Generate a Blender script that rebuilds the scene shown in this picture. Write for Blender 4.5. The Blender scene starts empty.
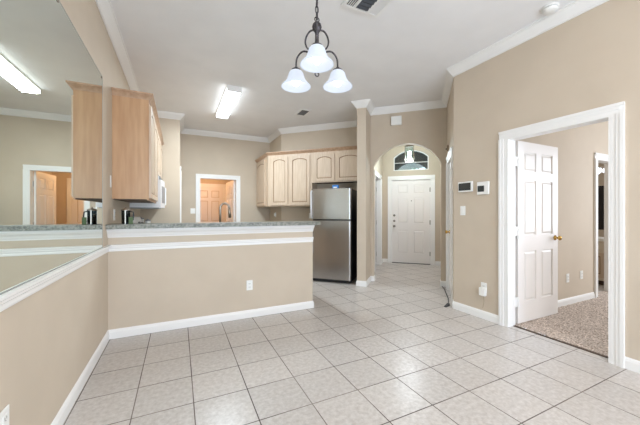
import bpy, bmesh, math, random
from mathutils import Vector, Matrix
random.seed(7)
S = bpy.context.scene
COL = S.collection
PI = math.pi
R2 = math.sqrt(2)

# ------------------------------------------------------------------ camera
CAM_H = 1.24
YAW = math.radians(25.69)
cd = bpy.data.cameras.new('camera'); cam = bpy.data.objects.new('camera', cd); COL.objects.link(cam)
cd.sensor_width = 36.0; cd.sensor_fit = 'HORIZONTAL'; cd.lens = 36.0 * 293.4 / 640.0
cd.shift_y = 0.0; cd.clip_start = 0.05
cam.location = (0, 0, CAM_H); cam.rotation_euler = (PI / 2, 0, -YAW)
S.camera = cam

# ------------------------------------------------------------------ world, exposure, large lights
S.view_settings.view_transform = 'Standard'; S.view_settings.look = 'None'
S.view_settings.gamma = 1.0; S.view_settings.use_curve_mapping = False
S.view_settings.exposure = 0.10
w = bpy.data.worlds.new('world'); S.world = w; w.use_nodes = True
w.node_tree.nodes['Background'].inputs[0].default_value = (0.80, 0.90, 1.0, 1)
w.node_tree.nodes['Background'].inputs[1].default_value = 3.2


def area(name, loc, rot, sx, sy, power, col):
    l = bpy.data.lights.new(name, 'AREA'); l.shape = 'RECTANGLE'; l.size = sx; l.size_y = sy
    l.energy = power; l.color = col
    o = bpy.data.objects.new(name, l); COL.objects.link(o); o.location = loc; o.rotation_euler = rot
    return o


def point(name, loc, power, col, rad=0.04):
    l = bpy.data.lights.new(name, 'POINT'); l.energy = power; l.color = col; l.shadow_soft_size = rad
    o = bpy.data.objects.new(name, l); COL.objects.link(o); o.location = loc
    return o


DAY = (0.68, 0.80, 1.0)
WARM = (1.0, 0.86, 0.70)
# daylight through the two windows of the wall behind the camera
area('daylight_window_one', (0.35, -2.13, 1.45), (PI / 2, 0, 0), 1.3, 1.9, 68, DAY)
area('daylight_window_two', (2.25, -2.13, 1.45), (PI / 2, 0, 0), 1.3, 1.9, 68, DAY)
# added warm fill behind the camera, replacing light the chandelier would cast
area('added_warm_fill', (1.5, -0.9, 2.98), (math.radians(28), 0, 0), 0.5, 0.5, 26, (1.0, 0.72, 0.48))
# added daylight stand-in for the bedroom, no window built, grazing the open door
area('bedroom_daylight_fill', (7.12, 0.2, 1.6), (PI / 2, 0, PI / 2), 1.8, 1.6, 98, (0.76, 0.86, 1.0))


# ------------------------------------------------------------------ materials
def lin(c):
    f = lambda v: v / 12.92 if v <= 0.04045 else ((v + 0.055) / 1.055) ** 2.4
    return tuple(f(x / 255.0) for x in c) + (1.0,)


def mat(name, rgb, rough=0.6, metal=0.0, **kw):
    m = bpy.data.materials.new(name); m.use_nodes = True
    b = m.node_tree.nodes['Principled BSDF']
    b.inputs['Base Color'].default_value = lin(rgb); b.inputs['Roughness'].default_value = rough
    b.inputs['Metallic'].default_value = metal
    for k, v in kw.items():
        b.inputs[k.replace('_', ' ')].default_value = v
    return m


def nodes(m):
    nt = m.node_tree
    return nt, nt.nodes['Principled BSDF'], (lambda t: nt.nodes.new(t)), nt.links.new


def noisy(m, rgb_a, rgb_b, scale=(1, 1, 1), nscale=6.0, detail=4.0, lo=0.35, hi=0.65, bump=0.0, bscale=None, bdist=0.002):
    nt, b, N, L = nodes(m)
    tc = N('ShaderNodeTexCoord'); mp = N('ShaderNodeMapping'); mp.inputs['Scale'].default_value = scale
    L(tc.outputs['Object'], mp.inputs['Vector'])
    nz = N('ShaderNodeTexNoise'); nz.inputs['Scale'].default_value = nscale; nz.inputs['Detail'].default_value = detail
    L(mp.outputs[0], nz.inputs['Vector'])
    cr = N('ShaderNodeValToRGB'); cr.color_ramp.elements[0].position = lo; cr.color_ramp.elements[1].position = hi
    cr.color_ramp.elements[0].color = lin(rgb_a); cr.color_ramp.elements[1].color = lin(rgb_b)
    L(nz.outputs['Fac'], cr.inputs[0]); L(cr.outputs[0], b.inputs['Base Color'])
    if bump:
        n2 = N('ShaderNodeTexNoise'); n2.inputs['Scale'].default_value = bscale or nscale; n2.inputs['Detail'].default_value = 3
        L(mp.outputs[0], n2.inputs['Vector'])
        bp = N('ShaderNodeBump'); bp.inputs['Strength'].default_value = bump; bp.inputs['Distance'].default_value = bdist
        L(n2.outputs['Fac'], bp.inputs['Height']); L(bp.outputs[0], b.inputs['Normal'])
    return m


def emis(name, rgb, strength, base=(255, 255, 255)):
    m = mat(name, base, 0.5)
    b = m.node_tree.nodes['Principled BSDF']
    b.inputs['Emission Color'].default_value = lin(rgb); b.inputs['Emission Strength'].default_value = strength
    return m


M = {}
M['paint'] = noisy(mat('beige_wall_paint', (203, 188, 168), 0.75), (205, 190, 170), (201, 186, 166), nscale=3, bump=0.15, bscale=220, bdist=0.001)
M['ceil'] = noisy(mat('ceiling_paint', (240, 238, 236), 0.85), (242, 240, 238), (238, 236, 234), nscale=3, bump=0.2, bscale=150, bdist=0.001)
M['trim'] = mat('white_trim_paint', (240, 238, 234), 0.35)
M['door'] = mat('white_door_paint', (238, 233, 228), 0.4)
M['plate'] = mat('white_plastic', (240, 239, 234), 0.35)
M['dark'] = mat('black_plastic', (24, 25, 27), 0.4)
M['screen'] = mat('dark_grey_screen', (46, 52, 54), 0.15)
M['slot'] = mat('outlet_slot', (70, 66, 60), 0.5)
M['iron'] = noisy(mat('dark_bronze', (52, 48, 50), 0.45, 0.7), (44, 40, 42), (92, 88, 92), nscale=60)
M['brass'] = mat('polished_brass', (205, 165, 90), 0.22, 1.0)
M['nickel'] = mat('brushed_nickel', (150, 142, 132), 0.3, 1.0)
M['chrome'] = mat('chrome', (190, 190, 190), 0.12, 1.0)
M['mirror'] = mat('silvered_glass', (226, 233, 226), 0.0, 1.0)
M['mirror_edge'] = mat('mirror_edge', (140, 142, 136), 0.3)
M['maple'] = noisy(mat('pickled_maple', (211, 189, 166), 0.42), (219, 199, 177), (203, 180, 154), scale=(9, 9, 0.7), nscale=5, detail=6, lo=0.3, hi=0.7)
M['maple_end'] = noisy(mat('maple_veneer', (194, 153, 114), 0.4), (203, 163, 124), (184, 142, 103), scale=(5, 5, 0.5), nscale=4, detail=7, lo=0.3, hi=0.7)
M['maple_crown'] = noisy(mat('maple_crown_stain', (186, 152, 124), 0.4), (194, 161, 133), (176, 142, 113), scale=(5, 5, 5), nscale=4)
M['groove'] = mat('cabinet_groove', (150, 116, 88), 0.6)
M['inside'] = mat('cabinet_inside', (92, 72, 56), 0.7)
M['lam'] = noisy(mat('speckled_grey_laminate', (122, 123, 112), 0.4), (98, 101, 90), (150, 149, 138), nscale=55, detail=5, lo=0.38, hi=0.62)
M['micro'] = mat('white_appliance', (238, 238, 238), 0.3)
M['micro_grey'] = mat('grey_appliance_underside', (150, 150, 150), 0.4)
M['blue'] = mat('blue_card', (70, 140, 215), 0.4)
M['glow_shade'] = emis('lit_frosted_glass', (224, 232, 246), 0.72, (120, 126, 134))
M['bulb'] = emis('lit_bulb', (255, 246, 232), 5.0)
M['tube'] = emis('lit_diffuser', (238, 248, 255), 6.0)
M['vanity'] = mat('cream_cabinet_paint', (226, 214, 194), 0.45)
M['towel'] = mat('dark_towel', (46, 42, 44), 0.9)
M['robe'] = mat('lilac_grey_towel', (176, 168, 178), 0.9)
M['green'] = mat('green_label', (84, 106, 68), 0.6)
M['black_glass'] = mat('dark_coffee', (22, 20, 22), 0.5)
M['dark_room'] = mat('shade_darkened_paint', (120, 112, 104), 0.8)  # wall colour darkened to stand for the lack of light in there
M['leaf'] = noisy(mat('tree_leaves', (130, 175, 90), 0.7), (100, 150, 66), (176, 208, 130), nscale=9)
M['stucco'] = mat('porch_stucco', (120, 116, 120), 0.9)
M['cable'] = mat('black_cable', (30, 30, 34), 0.5)
M['led'] = emis('vanity_lamp', (225, 238, 255), 3.0)

# clear glass (lets shadow rays through, from any viewpoint)
def glass(name, tint=(235, 245, 245), mixf=0.12):
    m = bpy.data.materials.new(name); m.use_nodes = True; nt = m.node_tree; nt.nodes.clear()
    o = nt.nodes.new('ShaderNodeOutputMaterial'); t = nt.nodes.new('ShaderNodeBsdfTransparent'); t.inputs[0].default_value = lin(tint)
    g = nt.nodes.new('ShaderNodeBsdfGlossy'); g.inputs['Roughness'].default_value = 0.03
    x = nt.nodes.new('ShaderNodeMixShader'); x.inputs[0].default_value = mixf
    nt.links.new(t.outputs[0], x.inputs[1]); nt.links.new(g.outputs[0], x.inputs[2]); nt.links.new(x.outputs[0], o.inputs[0])
    return m


M['glass'] = glass('clear_glass')
M['pane'] = glass('window_glass', (225, 235, 235), 0.06)
M['jar'] = glass('jar_glass', (175, 185, 190), 0.05)

# stainless: brushed, streaks run across so that reflections stretch upright
m = mat('stainless_steel', (186, 184, 182), 0.27, 1.0); M['steel'] = m
nt, b, N, L = nodes(m)
tc = N('ShaderNodeTexCoord'); mp = N('ShaderNodeMapping'); mp.inputs['Scale'].default_value = (2, 2, 260)
nz = N('ShaderNodeTexNoise'); nz.inputs['Scale'].default_value = 2.0
L(tc.outputs['Object'], mp.inputs[0]); L(mp.outputs[0], nz.inputs['Vector'])
bp = N('ShaderNodeBump'); bp.inputs['Strength'].default_value = 0.25; bp.inputs['Distance'].default_value = 0.0015
L(nz.outputs['Fac'], bp.inputs['Height']); L(bp.outputs[0], b.inputs['Normal'])

# floor tile: square grid, mottled porcelain, brown-grey joints
TS, TOX, TOY = 0.3461, 0.0873, 2.4266
m = mat('porcelain_tile', (205, 200, 193), 0.3); M['tile'] = m
nt, b, N, L = nodes(m)
tc = N('ShaderNodeTexCoord'); mp = N('ShaderNodeMapping')
mp.inputs['Location'].default_value = (-TOX + 20 * TS, -TOY + 20 * TS, 0)
L(tc.outputs['Object'], mp.inputs[0])
br = N('ShaderNodeTexBrick'); br.offset = 0.0; br.squash = 1.0
br.inputs['Scale'].default_value = 1.0; br.inputs['Brick Width'].default_value = TS; br.inputs['Row Height'].default_value = TS
br.inputs['Mortar Size'].default_value = 0.0036; br.inputs['Mortar Smooth'].default_value = 0.15; br.inputs['Bias'].default_value = 0.0
br.inputs['Color1'].default_value = (0.90, 0.90, 0.90, 1); br.inputs['Color2'].default_value = (1.0, 1.0, 1.0, 1); br.inputs['Mortar'].default_value = (1, 1, 1, 1)
L(mp.outputs[0], br.inputs['Vector'])
nz = N('ShaderNodeTexNoise'); nz.inputs['Scale'].default_value = 34; nz.inputs['Detail'].default_value = 8; nz.inputs['Roughness'].default_value = 0.65
L(tc.outputs['Object'], nz.inputs['Vector'])
cr = N('ShaderNodeValToRGB'); cr.color_ramp.elements[0].position = 0.32; cr.color_ramp.elements[1].position = 0.66
cr.color_ramp.elements[0].color = lin((186, 178, 170)); cr.color_ramp.elements[1].color = lin((213, 207, 201))
L(nz.outputs['Fac'], cr.inputs[0])
mu = N('ShaderNodeMix'); mu.data_type = 'RGBA'; mu.blend_type = 'MULTIPLY'; mu.inputs[0].default_value = 1.0
L(cr.outputs[0], mu.inputs[6]); L(br.outputs['Color'], mu.inputs[7])
n2 = N('ShaderNodeTexNoise'); n2.inputs['Scale'].default_value = 1.7; n2.inputs['Detail'].default_value = 1
L(tc.outputs['Object'], n2.inputs['Vector'])
c2 = N('ShaderNodeValToRGB'); c2.color_ramp.elements[0].position = 0.42; c2.color_ramp.elements[1].position = 0.62
c2.color_ramp.elements[0].color = lin((84, 73, 66)); c2.color_ramp.elements[1].color = lin((136, 126, 117))
L(n2.outputs['Fac'], c2.inputs[0])
mx = N('ShaderNodeMix'); mx.data_type = 'RGBA'
L(br.outputs['Fac'], mx.inputs[0]); L(mu.outputs[2], mx.inputs[6]); L(c2.outputs[0], mx.inputs[7])
L(mx.outputs[2], b.inputs['Base Color'])
mr = N('ShaderNodeMapRange'); mr.inputs[3].default_value = 0.28; mr.inputs[4].default_value = 0.8
L(br.outputs['Fac'], mr.inputs[0]); L(mr.outputs[0], b.inputs['Roughness'])
iv = N('ShaderNodeMath'); iv.operation = 'SUBTRACT'; iv.inputs[0].default_value = 1.0; L(br.outputs['Fac'], iv.inputs[1])
bp = N('ShaderNodeBump'); bp.inputs['Strength'].default_value = 0.5; bp.inputs['Distance'].default_value = 0.002
L(iv.outputs[0], bp.inputs['Height']); L(bp.outputs[0], b.inputs['Normal'])

# carpet
m = mat('brown_flecked_carpet', (168, 146, 128), 1.0); M['carpet'] = m
noisy(m, (150, 128, 110), (240, 224, 210), nscale=75, detail=6, lo=0.36, hi=0.62, bump=1.0, bscale=90, bdist=0.02)


# ------------------------------------------------------------------ mesh helpers
class MB:
    def __init__(s):
        s.bm = bmesh.new()

    def _add(s, vs, fs, smooth=False):
        v = [s.bm.verts.new(p) for p in vs]
        for f in fs:
            try:
                fc = s.bm.faces.new([v[i] for i in f]); fc.smooth = smooth
            except ValueError:
                pass
        return s

    def box(s, x0, x1, y0, y1, z0, z1, bev=0.0):
        x0, x1 = min(x0, x1), max(x0, x1); y0, y1 = min(y0, y1), max(y0, y1); z0, z1 = min(z0, z1), max(z0, z1)
        if not bev:
            return s._add([(x, y, z) for x in (x0, x1) for y in (y0, y1) for z in (z0, z1)],
                          [(0, 1, 3, 2), (4, 6, 7, 5), (0, 4, 5, 1), (2, 3, 7, 6), (0, 2, 6, 4), (1, 5, 7, 3)])
        t = bmesh.new()
        bmesh.ops.create_cube(t, size=1.0)
        for v in t.verts:
            v.co = Vector(((x0 + x1) / 2 + v.co.x * (x1 - x0), (y0 + y1) / 2 + v.co.y * (y1 - y0), (z0 + z1) / 2 + v.co.z * (z1 - z0)))
        bmesh.ops.bevel(t, geom=t.edges[:], offset=bev, segments=2, profile=0.5, affect='EDGES')
        s.merge(t); t.free()
        return s

    def merge(s, t):
        mp = {v: s.bm.verts.new(v.co) for v in t.verts}
        for f in t.faces:
            s.bm.faces.new([mp[v] for v in f.verts]).smooth = f.smooth

    def prism(s, poly, z0, z1, axis='z', taper=None):
        """poly of 2D points extruded along axis; taper = second polygon at the far end"""
        q = taper or poly
        n = len(poly)
        P = {'z': lambda p, h: (p[0], p[1], h), 'y': lambda p, h: (p[0], h, p[1]), 'x': lambda p, h: (h, p[0], p[1])}[axis]
        vs = [P(p, z0) for p in poly] + [P(p, z1) for p in q]
        fs = [tuple(range(n))[::-1], tuple(range(n, 2 * n))] + [(i, (i + 1) % n, n + (i + 1) % n, n + i) for i in range(n)]
        return s._add(vs, fs)

    def lathe(s, prof, c=(0, 0, 0), seg=24, axis='z', smooth=True, a0=0, a1=2 * PI):
        full = abs(a1 - a0 - 2 * PI) < 1e-6
        k = seg if full else seg + 1
        vs = []
        for r, h in prof:
            for i in range(k):
                a = a0 + (a1 - a0) * i / seg
                x, y = r * math.cos(a), r * math.sin(a)
                p = {'z': (x, y, h), 'y': (x, h, y), 'x': (h, x, y)}[axis]
                vs.append((p[0] + c[0], p[1] + c[1], p[2] + c[2]))
        fs = []
        for j in range(len(prof) - 1):
            for i in range(seg):
                i2 = (i + 1) % k if full else i + 1
                fs.append((j * k + i, j * k + i2, (j + 1) * k + i2, (j + 1) * k + i))
        return s._add(vs, fs, smooth)

    def ball(s, c, r, seg=16, sz=1.0):
        pr = [(max(1e-4, r * math.sin(PI * i / 10)), r * sz * math.cos(PI * i / 10)) for i in range(11)]
        return s.lathe(pr, c, seg)

    def tube(s, pts, r, seg=8, closed=False):
        pts = [Vector(p) for p in pts]; n = len(pts)
        rr = r if isinstance(r, (list, tuple)) else [r] * n
        ring = []
        up = None
        for i, p in enumerate(pts):
            a = pts[(i - 1) % n] if (closed or i > 0) else p
            b_ = pts[(i + 1) % n] if (closed or i < n - 1) else p
            t = (b_ - a).normalized()
            if up is None:
                up = t.orthogonal().normalized()
            up = (up - t * up.dot(t)).normalized()
            sd = t.cross(up)
            ring.append([p + (up * math.cos(2 * PI * k / seg) + sd * math.sin(2 * PI * k / seg)) * rr[i] for k in range(seg)])
        vs = [q for rg in ring for q in rg]
        fs = []
        for i in range(n if closed else n - 1):
            j = (i + 1) % n
            for k in range(seg):
                k2 = (k + 1) % seg
                fs.append((i * seg + k, i * seg + k2, j * seg + k2, j * seg + k))
        if not closed:
            fs += [tuple(range(seg))[::-1], tuple(range((n - 1) * seg, n * seg))]
        return s._add(vs, fs, True)

    def sweep(s, path, prof, closed=False, only=None):
        """prof: list of (offset to the side on the LEFT of travel, z); mitred"""
        n = len(path); P = [Vector(p) for p in path]
        nn = lambda a, b_: Vector((-(b_ - a).y, (b_ - a).x)).normalized()
        cols = []
        for i in range(n):
            ns = []
            if closed or i > 0: ns.append(nn(P[i - 1], P[i]))
            if closed or i < n - 1: ns.append(nn(P[i], P[(i + 1) % n]))
            d = ns[0] if len(ns) == 1 else (ns[0] + ns[1]) / (1 + ns[0].dot(ns[1]))
            cols.append([(P[i].x + d.x * o, P[i].y + d.y * o, z) for o, z in prof])
        if only: cols = cols[only[0]:only[1] + 1]; n = len(cols)
        k = len(prof)
        vs = [q for c in cols for q in c]; fs = []
        for i in range(n if closed else n - 1):
            j = (i + 1) % n
            for q in range(k):
                q2 = (q + 1) % k
                fs.append((i * k + q, j * k + q, j * k + q2, i * k + q2))
        if not closed:
            fs += [tuple(range(k)), tuple(range((n - 1) * k, n * k))[::-1]]
        return s._add(vs, fs)

    def build(s, name, material, parent=None, loc=None, rot=None):
        bmesh.ops.recalc_face_normals(s.bm, faces=s.bm.faces[:])
        me = bpy.data.meshes.new(name); s.bm.to_mesh(me); s.bm.free()
        me.materials.append(M[material] if isinstance(material, str) else material)
        o = bpy.data.objects.new(name, me); COL.objects.link(o)
        if parent: o.parent = parent
        if loc is not None: o.location = loc
        if rot is not None: o.rotation_euler = (0, 0, rot)
        return o


def at(rot, x, y, z=0.0):
    c, s_ = math.cos(rot), math.sin(rot)
    return Vector((x * c - y * s_, x * s_ + y * c, z))


# rotated wall frames: local x runs along the wall, local -y faces the room
FRONT, DIAG, EAST, WEST, SHORT, HALLW = 0.0, -PI / 4, -PI / 2, PI / 2, -3 * PI / 4, PI / 4


def thing(name, label, cat, rot, x, y, z, group=None):
    o = bpy.data.objects.new(name, None); COL.objects.link(o)
    o.empty_display_size = 0.1
    o.location = at(rot, x, y, z); o.rotation_euler = (0, 0, rot)
    o['label'] = label; o['category'] = cat
    if group: o['group'] = group
    return o


def tag(o, label, cat, group=None):
    o['label'] = label; o['category'] = cat
    if group: o['group'] = group
    return o


def struct(o):
    o['kind'] = 'structure'
    return o


def sbox(name, boxes, material='paint', rot=0.0):
    mb = MB()
    for b_ in boxes: mb.box(*b_)
    return struct(mb.build(name, material, rot=rot))


# ------------------------------------------------------------------ dimensions
XL, XR, YH, YB, YK, YBK = -0.626, 3.21, -2.2, 7.22, 6.18, 3.484
H = 3.10
US, VA, VCOL, VF, VD = 0.3786, 5.3265, 4.886, 5.92, 7.43
UC0, UC1 = -1.049, -0.8966      # fin wall at the refrigerator
UA0, UA1 = -0.84, 0.29          # arch jambs
XHR = 1.5696                    # free end of the half wall
YHB = 3.604
XC = 2.07


def hold(o, parent):
    """make a part built in world coordinates a child of its thing"""
    o.parent = parent
    o.matrix_parent_inverse = Matrix.LocRotScale(parent.location, parent.rotation_euler, None).inverted()
    return o


def uv(u, v):
    return ((u + v) / R2, (v - u) / R2)


# ------------------------------------------------------------------ room shell
struct(MB().box(XL - 0.15, 3.33, YH - 0.15, 10.3, -0.1, 0.0).box(3.33, 6.6, 2.24, 10.3, -0.1, 0.0).build('floor', 'tile'))
# carpet with a soft uneven pile
mb = MB(); nx, ny = 110, 110
cx0, cx1, cy0, cy1 = 3.31, 7.2, -1.0, 2.23
vs = []
for i in range(nx + 1):
    for j in range(ny + 1):
        vs.append((cx0 + (cx1 - cx0) * i / nx, cy0 + (cy1 - cy0) * j / ny, 0.006 + random.uniform(-0.005, 0.006)))
fs = [(i * (ny + 1) + j, (i + 1) * (ny + 1) + j, (i + 1) * (ny + 1) + j + 1, i * (ny + 1) + j + 1) for i in range(nx) for j in range(ny)]
mb._add(vs, fs, True)
struct(mb.build('floor_bedroom', 'carpet'))
M['threshold'] = mat('dark_carpet_edge', (92, 76, 64), 0.9)
struct(MB().box(3.285, 3.32, 1.155, 1.97, 0, 0.006).build('trim_0', 'threshold'))
sbox('floor_bathroom', [(5.4, 9.0, 2.231, 4.4, -0.05, 0.004)], 'tile')
struct(MB().box(XL - 0.15, 9.1, YH - 0.15, 10.3, H, H + 0.1).build('ceiling', 'ceil'))

# left wall (mirror wall and kitchen), one straight run
sbox('wall_left', [(XL - 0.12, XL, YH - 0.12, YB + 0.12, 0, H)])
# half wall under the bar
sbox('wall_half', [(XL, XHR, YBK, YHB, 0, 1.08)])
# block in the far kitchen corner
sbox('wall_pantry', [(XL, 0.02, YK, YB, 0, H)])
# kitchen back wall with the laundry doorway
DX0, DX1, DZ = 0.43, 1.25, 2.035
sbox('wall_back', [(0.02, DX0, YB, YB + 0.12, 0, H), (DX1, XC + 0.12, YB, YB + 0.12, 0, H), (DX0, DX1, YB, YB + 0.12, DZ, H)])
sbox('wall_kitchen_side', [(XC, XC + 0.1, 6.30, YB, 0, H)])
# diagonal walls
sbox('wall_fridge', [(-2.99, UC0 - 0.001, VF, VF + 0.1, 0, H)], rot=DIAG)
sbox('wall_fin', [(UC0, UC1, VCOL, VA + 0.12, 0, H), (UC0, -1.0, VA + 0.12, VF + 0.1, 0, H)], rot=DIAG)
# arch wall
ARX, ARZ, ARR = (UA0 + UA1) / 2, 1.826, 0.62
hw = (UA1 - UA0) / 2
a_s = math.asin(hw / ARR)
arc = [(ARX + ARR * math.sin(-a_s + 2 * a_s * i / 28), ARZ + ARR * math.cos(-a_s + 2 * a_s * i / 28)) for i in range(29)]
mb = MB()
mb.box(UC1, UA0, VA, VA + 0.12, 0, H); mb.box(UA1, 0.50, VA, VA + 0.12, 0, H)
for i in range(28):
    mb.prism([arc[i], arc[i + 1], (arc[i + 1][0], H), (arc[i][0], H)], VA, VA + 0.12, 'y')
struct(mb.build('wall_arch', 'paint', rot=DIAG))
# short wall with a closed door, local frame SHORT: lx = -v, ly = u
SV0, SV1 = 4.36, 5.10
VC = 4.1608
sbox('wall_short', [(-VA, -SV1, US, US + 0.1, 0, H), (-SV0, -VC, US, US + 0.1, 0, H), (-SV1, -SV0, US, US + 0.1, 2.035, H)], rot=SHORT)
# right wall with bedroom doorway, frame EAST: lx = -Y, ly = X
BY0, BY1, BZ = 1.14, 1.985, 2.04
YC = 2.675
sbox('wall_right', [(-YC, -BY1, XR, XR + 0.12, 0, H), (-BY0, -YH + 0.12, XR, XR + 0.12, 0, H), (-BY1, -BY0, XR, XR + 0.12, BZ, H)], rot=EAST)
# wall behind the camera with two windows
WX = [(-0.3, 1.0), (1.6, 2.9)]
sbox('wall_rear', [(XL, WX[0][0], YH - 0.12, YH, 0, H), (WX[0][1], WX[1][0], YH - 0.12, YH, 0, H), (WX[1][1], XR, YH - 0.12, YH, 0, H)] +
     [(a, b_, YH - 0.12, YH, 0, 0.5) for a, b_ in WX] + [(a, b_, YH - 0.12, YH, 2.4, H) for a, b_ in WX])
for i, (a, b_) in enumerate(WX):
    f = struct(MB().box(a, a + 0.05, YH - 0.1, YH - 0.02, 0.5, 2.4).box(b_ - 0.05, b_, YH - 0.1, YH - 0.02, 0.5, 2.4)
               .box(a + 0.05, b_ - 0.05, YH - 0.1, YH - 0.02, 0.5, 0.55).box(a + 0.05, b_ - 0.05, YH - 0.1, YH - 0.02, 2.35, 2.4)
               .box(a + 0.05, b_ - 0.05, YH - 0.09, YH - 0.03, 1.43, 1.47).build(f'window_{i + 1}', 'trim'))
    MB().box(a + 0.05, b_ - 0.05, YH - 0.062, YH - 0.058, 0.55, 2.35).build('pane', 'pane', f)
# entry hall
sbox('wall_hall_left', [(VA + 0.12, 6.20, 0.95, 1.05, 0, H), (7.06, VD, 0.95, 1.05, 0, H), (6.20, 7.06, 0.95, 1.05, 2.035, H)], rot=HALLW)
sbox('wall_hall_right', [(-VD, -VA - 0.12, 0.42, 0.5, 0, H)], rot=SHORT)
# front wall with door and arched transom
FD0, FD1, FDZ = -0.735, 0.185, 2.045
TU0, TU1, TZ0, TZ1 = -0.682, 0.132, 2.262, 2.59
TC = (TU0 + TU1) / 2; TR = 0.572; TCZ = 2.76 - TR
ta = math.asin((TU1 - TU0) / 2 / TR)
tarc = [(TC + TR * math.sin(-ta + 2 * ta * i / 20), TCZ + TR * math.cos(-ta + 2 * ta * i / 20)) for i in range(21)]
mb = MB()
mb.box(-1.05, FD0, VD, VD + 0.14, 0, H).box(FD1, 0.5, VD, VD + 0.14, 0, H).box(FD0, FD1, VD, VD + 0.14, FDZ, TZ0)
mb.box(FD0, TU0, VD, VD + 0.14, TZ0, H).box(TU1, FD1, VD, VD + 0.14, TZ0, H)
for i in range(20):
    mb.prism([tarc[i], tarc[i + 1], (tarc[i + 1][0], H), (tarc[i][0], H)], VD, VD + 0.14, 'y')
struct(mb.build('wall_front', 'paint', rot=DIAG))
# room behind the hall doorway, laundry room, bedroom, bathroom
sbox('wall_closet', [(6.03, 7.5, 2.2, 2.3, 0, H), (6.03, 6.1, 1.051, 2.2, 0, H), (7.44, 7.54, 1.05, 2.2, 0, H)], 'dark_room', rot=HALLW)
LB = 9.55
sbox('wall_laundry', [(-0.3, -0.2, YB + 0.12, LB, 0, 2.6), (1.62, 1.72, YB + 0.12, LB, 0, 2.6), (-0.3, 1.72, LB, LB + 0.1, 0, 2.6)])
sbox('ceiling_laundry', [(-0.3, 1.72, YB + 0.12, LB + 0.1, 2.5, 2.6)], 'ceil')
sbox('wall_bedroom', [(XR + 0.12, 5.50, 2.11, 2.23, 0, H), (6.06, 7.3, 2.11, 2.23, 0, H), (5.50, 6.06, 2.11, 2.23, 2.02, H),
                      (7.2, 7.3, -1.0, 2.11, 0, H), (XR + 0.12, 7.3, -1.1, -1.0, 0, H)])
sbox('wall_bathroom', [(5.3, 5.4, 2.23, 4.4, 0, H), (8.9, 9.0, 2.23, 4.4, 0, H), (5.3, 9.0, 4.4, 4.5, 0, H), (7.3, 9.0, 2.13, 2.23, 0, H)])

# ------------------------------------------------------------------ mouldings
A = (XR, YC)
room_loop = [(XR, YH), A, uv(US, VA), uv(UC1, VA), uv(UC1, VCOL), uv(UC0, VCOL), uv(UC0, VF), (XC, VF * R2 - XC), (XC, YB), (0.02, YB), (0.02, YK), (XL, YK), (XL, YH)]
crown = [(0, H), (0, H - 0.105), (0.012, H - 0.105), (0.012, H - 0.092), (0.022, H - 0.085), (0.036, H - 0.066), (0.062, H - 0.036), (0.072, H - 0.026), (0.074, H - 0.016), (0.086, H - 0.014), (0.086, H)]
struct(MB().sweep(room_loop, crown, True).build('trim_1', 'trim'))
base = [(0, 0), (0.014, 0), (0.014, 0.065), (0.011, 0.072), (0.011, 0.078), (0.004, 0.092), (0, 0.092)]
struct(MB().sweep([(XR, YH), (XR, 1.058)], base).build('baseboard_right', 'trim'))
struct(MB().sweep([(XR, 2.066), A, uv(US, 4.262)], base).build('baseboard_corner', 'trim'))
struct(MB().sweep([uv(US, 5.20), uv(US, VA), uv(UA1, VA), uv(UA1, VA + 0.12)], base).build('baseboard_arch', 'trim'))
struct(MB().sweep([uv(UA0, VA + 0.12), uv(UA0, VA), uv(UC1, VA), uv(UC1, VCOL), uv(UC0, VCOL), uv(UC0, VCOL + 0.06)], base).build('baseboard_fin', 'trim'))
struct(MB().sweep([(XHR, YHB), (XHR, YBK), (XL, YBK), (XL, YH)], base).build('baseboard_half', 'trim'))
struct(MB().sweep([uv(-0.825, VD), uv(-0.95, VD), uv(-0.95, 7.15)], base).build('baseboard_hall', 'trim'))
struct(MB().sweep([uv(0.42, VA + 0.12), uv(0.42, VD), uv(0.275, VD)], base).build('baseboard_entry', 'trim'))
struct(MB().sweep([(7.2, 2.11), (6.15, 2.11)], base).build('baseboard_bath', 'trim'))
struct(MB().sweep([(5.41, 2.11), (XR + 0.12, 2.11)], base).build('baseboard_bedroom', 'trim'))
rail = [(0, 0.856), (0.010, 0.858), (0.013, 0.868), (0.013, 0.884), (0.022, 0.893), (0.022, 0.902), (0.030, 0.910), (0.030, 0.922), (0, 0.924)]
struct(MB().sweep([(XHR, YBK), (XL, YBK), (XL, YH)], rail).build('trim_2', 'trim'))
bart = [(0, 0.992), (0.010, 0.992), (0.012, 1.004), (0.020, 1.010), (0.030, 1.030), (0.052, 1.050), (0.056, 1.060), (0.060, 1.066), (0.060, 1.080), (0, 1.080)]
struct(MB().sweep([(XHR, YBK), (XL, YBK)], bart).build('trim_3', 'trim'))

TRIM_N = [3]


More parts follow.
